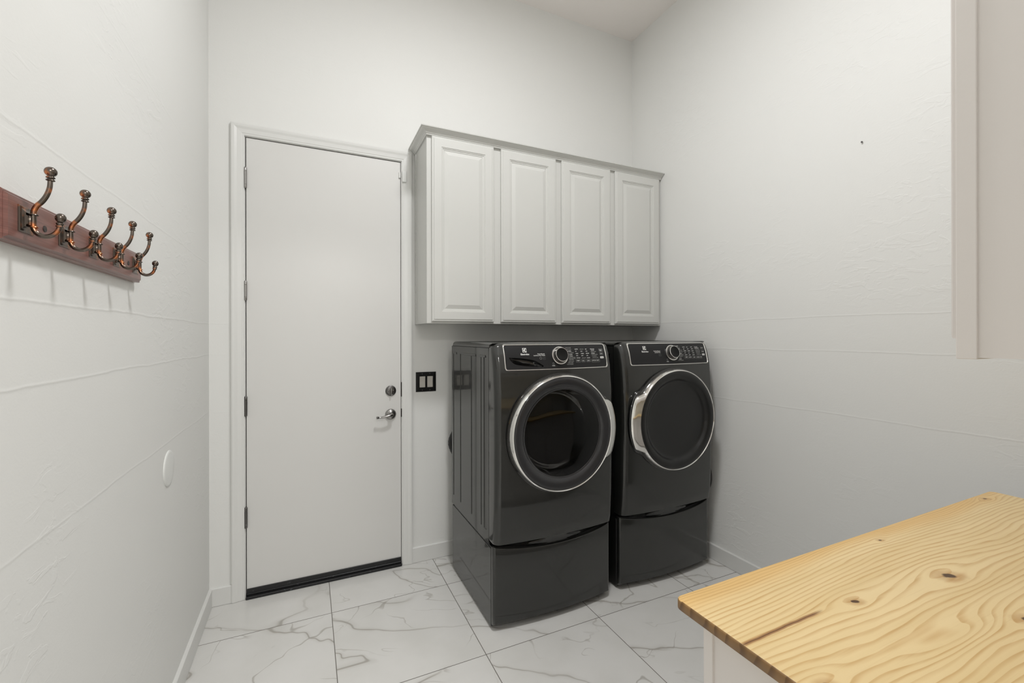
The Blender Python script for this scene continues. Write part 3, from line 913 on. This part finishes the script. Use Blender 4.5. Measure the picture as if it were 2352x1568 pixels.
    o = obj('dial_ring', bm, M['chrome'], cp, smooth=40); o['label'] = 'chrome ring around the dial'
    bm = B(); lathe(bm, [(.0372, .004), (.0368, .006), (.0362, .024), (.0355, .0262)], T, 64)
    dl = obj('dial', bm, M['nickel_dark'], cp, smooth=40)
    bm = B(); lathe(bm, [(.0355, .0262), (.0362, .0270), (.0352, .0282), (.0335, .0282)], T, 64)
    obj('dial_rim', bm, M['chrome'], dl, smooth=40)
    bm = B(); lathe(bm, [(.0335, .0280), (.0325, .0274), (0, .0274)], T, 64)
    obj('dial_face', bm, M['plate_black'], dl, smooth=40)
    # printed writing
    bm = B()
    for t, a, z_, w_ in (WT if washer else DT):
        text_into(bm, t, w_, a, z_, cx, dy, h=.0042, bold=.02, mi=0 if len(t) < 9 else 1)
    for (a, b, c, d) in BOXES: strip(bm, rrect(a, b, c, d), .0007, cx, dy, mi=1)
    strip(bm, rrect(.0585, 1.3158, .0990 if washer else .0975, 1.3066, .001), .0009, cx, dy, mi=1)
    MM = [M['white'], M['grey_mark'], M['dim_mark']]
    ml = obj('cycle_lettering', bm, MM, cp); ml['label'] = 'small white cycle names and outlined option buttons'
    bm = B()
    fill(bm, rrect(.2632, 1.3156, .2880, 1.3048, .003), cx, dy, .0034, 0)
    text_into(bm, 'START', .015, .2683, 1.3118, cx, dy, h=.0030, off=.0044, mi=2)
    text_into(bm, 'PAUSE', .015, .2683, 1.3083, cx, dy, h=.0030, off=.0044, mi=2)
    o = obj('start_button', bm, MM, cp); o['label'] = 'white start button'
    # power ring
    bm = B()
    strip(bm, [(-.0355 + .0048 * math.cos(2 * PI * k / 20), 1.2862 + .0048 * math.sin(2 * PI * k / 20)) for k in range(20)], .0008, cx, dy, mi=1)
    strip(bm, [(-.0355, 1.2870), (-.0355, 1.2915)], .0008, cx, dy, closed=False, mi=1)
    text_into(bm, 'POWER', .0160, -.0432, 1.2760, cx, dy, h=.0042, bold=.02)
    obj('power_symbol', bm, MM, cp)
    bm = B()
    lt = ('SmartBoost', -.1182, 1.3355, .0396, 'LuxCare Plus Wash', -.1400, 1.3281, .0622) if washer else ('PerfectSteam', -.1249, 1.3366, .0470, 'LuxCare Dry', -.1195, 1.3290, .0404)
    text_into(bm, lt[0], lt[3], lt[1], lt[2], cx, dy, h=.0048, bold=.025)
    text_into(bm, lt[4], lt[7], lt[5], lt[6], cx, dy, h=.0048, bold=.025)
    if washer: strip(bm, [(-.1030 + .0055 * math.cos(2 * PI * k / 20), 1.3142 + .0055 * math.sin(2 * PI * k / 20)) for k in range(20)], .0012, cx, dy, mi=1)
    strip(bm, rrect(-.0926, 1.3200, -.0775, 1.3080, .001), .0007, cx, dy, mi=2)
    strip(bm, [(-.0895, 1.3120), (-.0866, 1.3160), (-.084, 1.3125), (-.0815, 1.3165)], .0010, cx, dy, closed=False, mi=2)
    o = obj('feature_lettering', bm, MM, cp); o['label'] = 'two short white feature lines with small icons'
    # badge: white square with a dark disc broken by a white three-armed shape, word below
    bm = B()
    bx, bz, s = -.1850, 1.3542, .0104
    fill(bm, [(bx - s, bz - s), (bx + s, bz - s), (bx + s, bz + s), (bx - s, bz + s)], cx, dy, .0034, 0)
    Rr = .0088
    def seg(a0, a1, tip): return [(bx + Rr * math.cos(math.radians(a0 + (a1 - a0) * k / 12)), bz + Rr * math.sin(math.radians(a0 + (a1 - a0) * k / 12))) for k in range(13)] + tip
    fill(bm, seg(-58, 58, [(bx + .0030, bz + .0040), (bx + .0042, bz), (bx + .0030, bz - .0040)]), cx, dy, .0042, 1)
    fill(bm, seg(88, 172, [(bx - .0035, bz + .0028), (bx - .0008, bz + .0050)]), cx, dy, .0042, 1)
    fill(bm, seg(188, 272, [(bx - .0008, bz - .0050), (bx - .0035, bz - .0028)]), cx, dy, .0042, 1)
    text_into(bm, 'Electrolux', .0452, -.2076, 1.3350, cx, dy, h=.0085, bold=.028)
    o = obj('badge', bm, [M['white'], M['panel']], cp); o['label'] = 'white square emblem with the maker word under it'
    # ---- door
    dcen = .9435
    yr = front(0, .94) - dy          # centre depth of the front
    Tn = facing_front(cx, -(yr - .010), dcen)
    dm = -.0 
    bm = B()
    lathe(bm, [(.255, .0), (.288, .0), (.2965, .002), (.2970, .010), (.288, .012)], Tn, 96)
    door = obj('door', bm, M['black_gloss'], root, smooth=40)
    door['label'] = 'round door with a smoked window' if washer else 'round solid dark door'
    # chrome ring with handle swelling
    side_s = 1 if washer else -1
    bm = B(); n = 160
    prof = [(.289, .010), (.2915, .016), (.2915, .0240), (.2895, .0340), (.2860, .0415), (.2828, .0460), (.2800, .0472), (.2775, .0445)]
    hprof = [(.312, .006), (.3240, .014), (.3270, .0240), (.3180, .0340), (.2980, .0410), (.2850, .0455), (.2800, .0472), (.2775, .0445)]
    gr = []
    for i in range(n):
        a = 2 * PI * i / n
        da = abs((a + PI) % (2 * PI) - PI) if washer else abs(a - PI)
        t = 0 if da > math.radians(36) else min(1, (math.radians(36) - da) / math.radians(12)); t = t * t * (3 - 2 * t)
        ringv = []
        for j, (r_, d_) in enumerate(prof):
            rr = r_ + (hprof[j][0] - r_) * t
            dd = d_ + (hprof[j][1] - d_) * t
            ringv.append(bm.verts.new(Tn @ Vector((rr * math.cos(a), rr * math.sin(a), dd))))
        gr.append(ringv)
    for i in range(n):
        A, Bq = gr[i], gr[(i + 1) % n]
        for j in range(len(prof) - 1): bm.faces.new((A[j], A[j + 1], Bq[j + 1], Bq[j]))
    o = obj('door_rim', bm, M['chrome'], door, smooth=50); o['label'] = 'chrome rim that swells into a grab handle'
    # dark grip pocket behind the swelling
    bm = B(); gr = []
    for i in range(41):
        a = math.radians(-42 + 84 * i / 40) + (0 if washer else PI)
        da = abs(math.radians(-42 + 84 * i / 40)); t = max(0, min(1, (math.radians(42) - da) / math.radians(14))); t = t * t * (3 - 2 * t)
        gr.append([bm.verts.new(Tn @ Vector((r_ * math.cos(a), r_ * math.sin(a), d_))) for r_, d_ in ((.285, -.010), (.2965 + .028 * t, -.008), (.2965 + .026 * t, .002), (.2940 + .022 * t, .010), (.286, .012))])
    for A, Bq in zip(gr, gr[1:]):
        for j in range(4): bm.faces.new((A[j], A[j + 1], Bq[j + 1], Bq[j]))
    obj('grip_pocket', bm, M['black_gloss'], door, smooth=50)
    if washer:
        bm = B(); lathe(bm, [(.2780, .0435), (.2765, .0450), (.270, .0480), (.258, .0495), (.244, .0470), (.232, .0410), (.224, .0345), (.2200, .0310), (.2170, .0310), (.2150, .0290)], Tn, 96)
        obj('door_ring', bm, M['door_glass'], door, smooth=60)
        bm = B(); lathe(bm, [(.2155, .0285), (.19, .0320), (.14, .0370), (.07, .0390), (0, .0395)], Tn, 96)
        o = obj('window', bm, M['smoke'], door, smooth=60); o['label'] = 'smoked glass window showing the drum'
        bm = B(); lathe(bm, [(.2100, .006), (.205, -.04), (.195, -.09), (.17, -.115), (.08, -.128), (0, -.130)], Tn, 72)
        obj('glass_bowl', bm, M['smoke'], door, smooth=60)
        bm = B(); lathe(bm, [(.2165, .030), (.2165, .004), (.2105, .002), (.2105, .010), (.2125, .028)], Tn, 72)
        obj('bowl_collar', bm, M['black_gloss'], door, smooth=50)
        bm = B(); lathe(bm, [(.262, .004), (.262, -.03), (.245, -.05), (.225, -.06), (.222, -.085), (.240, -.10), (.250, -.12)], Tn, 72)
        obj('door_gasket', bm, M['rubber'], root, smooth=50)
        bm = B(); lathe(bm, [(.250, -.115), (.262, -.13), (.275, -.17), (.277, -.45), (.25, -.50), (.15, -.52), (0, -.52)], Tn, 96)
        for k in range(3):
            a = math.radians(40 + 120 * k)
            vs0 = []
            for (da, r_) in ((-.16, .276), (-.06, .225), (0, .212), (.06, .225), (.16, .276)):
                vs0.append([bm.verts.new(Tn @ Vector((r_ * math.cos(a + da), r_ * math.sin(a + da), d_))) for d_ in (-.15, -.48)])
            for A, Bq in zip(vs0, vs0[1:]): bm.faces.new((A[0], A[1], Bq[1], Bq[0]))
            bm.faces.new([q[0] for q in vs0])
        o = obj('drum', bm, M['drum'], root, smooth=40); o['label'] = 'steel drum with three baffles'
    else:
        bm = B(); lathe(bm, [(.2780, .0435), (.2765, .0455), (.270, .0485), (.256, .0495), (.243, .0465), (.233, .0390), (.226, .0290), (.218, .0220), (.205, .0190), (.15, .0180), (0, .0175)], Tn, 96)
        obj('door_ring', bm, M['dish'], door, smooth=60)
    return root

def pedestal(cx, dy, label):
    root = empty('laundry_pedestal', (cx, -.48 + dy, 0), label, 'pedestal', 'pedestals under the laundry machines')
    hw = .344; y_of = lambda d: -(d - dy)
    bm = B(); box(bm, cx - hw, cx + hw, y_of(.7935), y_of(.170), .014, .3915, .0015, 1)
    obj('pedestal_body', bm, M['side_grey'], root)
    bm = B(); box(bm, cx - hw + .004, cx + hw - .004, y_of(.800), y_of(.795), .022, .392)
    box(bm, cx - hw + .003, cx + hw - .003, y_of(.788), y_of(.2), .3910, .4010)
    obj('seam', bm, M['black'], root)
    # handle recess above the drawer: glossy black concave lip
    bm = B()
    def pd(u, z): return .812 + .027 * max(0, 1 - (u / hw) ** 2)
    gr = []
    for z, s in ((.425, .004), (.405, .012), (.385, .020), (.365, .016), (.340, .004)):
        gr.append([bm.verts.new((cx + u, y_of(pd(u, 0) - s), z)) for u in [-hw + .006 + (2 * hw - .012) * k / 40 for k in range(41)]])
    for A, Bq in zip(gr, gr[1:]):
        for i in range(len(A) - 1): bm.faces.new((A[i], A[i + 1], Bq[i + 1], Bq[i]))
    # scoop in the middle of the recess
    sg = []
    for s, d in ((1, .0), (.86, .006), (.5, .010), (.15, .011)):
        ring_ = []
        for k in range(36):
            a = 2 * PI * k / 36; u = .155 * math.cos(a) * s; z = .392 + .019 * math.sin(a) * s
            ring_.append(bm.verts.new((cx + u, y_of(pd(u, 0) - .0085 + .006 * (s < .99) - d * .2), z)))
        sg.append(ring_)
    for A, Bq in zip(sg, sg[1:]):
        for i in range(36): bm.faces.new((A[i], A[(i + 1) % 36], Bq[(i + 1) % 36], Bq[i]))
    bm.faces.new(sg[-1])
    obj('handle_recess', bm, M['black_gloss'], root, smooth=60)
    # drawer front: bowed, top edge dips in the middle
    bm = B(); nf = 48; rc = .016
    def dd(u): return .822 + .029 * max(0, 1 - (u / hw) ** 2)
    cols = []
    us = [(-hw, .800), (-hw, dd(hw) - rc)] + [(-(hw - rc) - rc * math.cos(PI / 2 * k / 5), dd(hw - rc) - rc + rc * math.sin(PI / 2 * k / 5)) for k in range(1, 6)]
    us += [(-(hw - rc) + 2 * (hw - rc) * k / nf, None) for k in range(1, nf)]
    us += [(-a, b) for a, b in reversed(us[:7])]
    cols = []
    for u, y in us:
        yy = dd(u) if y is None else y
        q = max(0, 1 - (u / (hw * .97)) ** 2)
        zt = .4065 - .031 * q ** .8
        c = []
        for z, s in ((.026, .030), (.026, .014), (.030, .009), (.038, .0), (.10, 0), (.2, 0), (.3, 0), (zt - .006, 0), (zt - .002, .0012), (zt, .004), (zt, .030)):
            yv = max(.800, yy - s) if y is not None and yy < .81 else yy - s
            c.append(bm.verts.new((cx + u, y_of(max(.7985, yv)), z)))
        cols.append(c)
    for A, Bq in zip(cols, cols[1:]):
        for j in range(len(A) - 1): bm.faces.new((A[j], A[j + 1], Bq[j + 1], Bq[j]))
    obj('drawer_front', bm, M['steel_grey'], root, smooth=40)
    for fx in (-.30, .30):
        for fy in (.24, .74):
            bm = B(); lathe(bm, [(0, 0), (.022, 0), (.024, .004), (.020, .010), (.010, .012), (.010, .018), (0, .018)], Matrix.Translation((cx + fx, y_of(fy), 0)), 20)
            obj('foot', bm, M['rubber'], root, smooth=40)
    return root
machine('washing_machine', 1.622, 0, True, 'dark grey front-load washer with a clear round window, left machine', 'washing machine')
machine('tumble_dryer', 2.394, .020, False, 'dark grey front-load dryer with a solid round door, right machine', 'dryer')
pedestal(1.622, 0, 'dark grey drawer pedestal under the washer, left one')
pedestal(2.394, .020, 'dark grey drawer pedestal under the dryer, right one')

bm = B()
pts = smooth_path([(1.50, -.085, 1.00), (1.40, -.080, .93), (1.325, -.075, .82), (1.298, -.072, .745), (1.325, -.075, .67), (1.39, -.080, .58), (1.46, -.085, .50), (1.55, -.10, .45)], 8)
tube(bm, pts, [.0165 + .0015 * (i % 2) for i in range(len(pts))], 14)
tag(obj('drain_hose', bm, M['rubber'], smooth=30), 'black ribbed hose bulging out behind the washer', 'hose')
bm = B()
pts = smooth_path([(2.786, -.30, .95), (2.780, -.52, .82), (2.776, -.69, .70), (2.775, -.756, .60), (2.775, -.772, .53), (2.775, -.758, .465), (2.776, -.70, .41), (2.780, -.50, .30), (2.785, -.30, .22)], 8)
tube(bm, pts, .022, 16)
tag(obj('vent_hose', bm, M['rubber'], smooth=50), 'dark hose squeezed between the dryer and the right wall', 'hose')

# ------------------------------------------------------------ lamps
def ceiling_lamp(x, y, z, r, watts, label, size, col=(.99, 1, 1.02)):
    root = empty('ceiling_light', (x, y, z - .06), label, 'ceiling light')
    T = Matrix.Translation((x, y, z)) @ Matrix.Rotation(PI, 4, 'X')
    bm = B(); lathe(bm, [(0, 0), (r, 0), (r, .022), (r - .006, .026), (r - .012, .024)], T, 64)
    obj('light_base', bm, M['nickel'], root, smooth=40)
    bm = B(); lathe(bm, [(r - .012, .022), (r - .014, .034), (r * .8, .046), (r * .4, .054), (0, .056)], T, 64)
    obj('diffuser', bm, M['lamp_glass'], root, smooth=60)
    L = bpy.data.lights.new('lamp', 'AREA'); L.shape = 'DISK'; L.size = size; L.energy = watts; L.color = col; L.spread = math.radians(180)
    lo_ = bpy.data.objects.new('lamp', L); COL.objects.link(lo_); lo_.location = (0, 0, -.005); lo_.parent = root
    return root
ceiling_lamp(LX, LY, H, .19, CEIL_W, 'round flush ceiling light over the laundry floor', .36)
ceiling_lamp(.85, -4.2, 2.8, .19, HALL_FILL_W, 'unseen fill light added in the hall behind the doorway, shaped as a round ceiling light', .7, (1, .985, .96))  # added out of view to send soft fill through the doorway
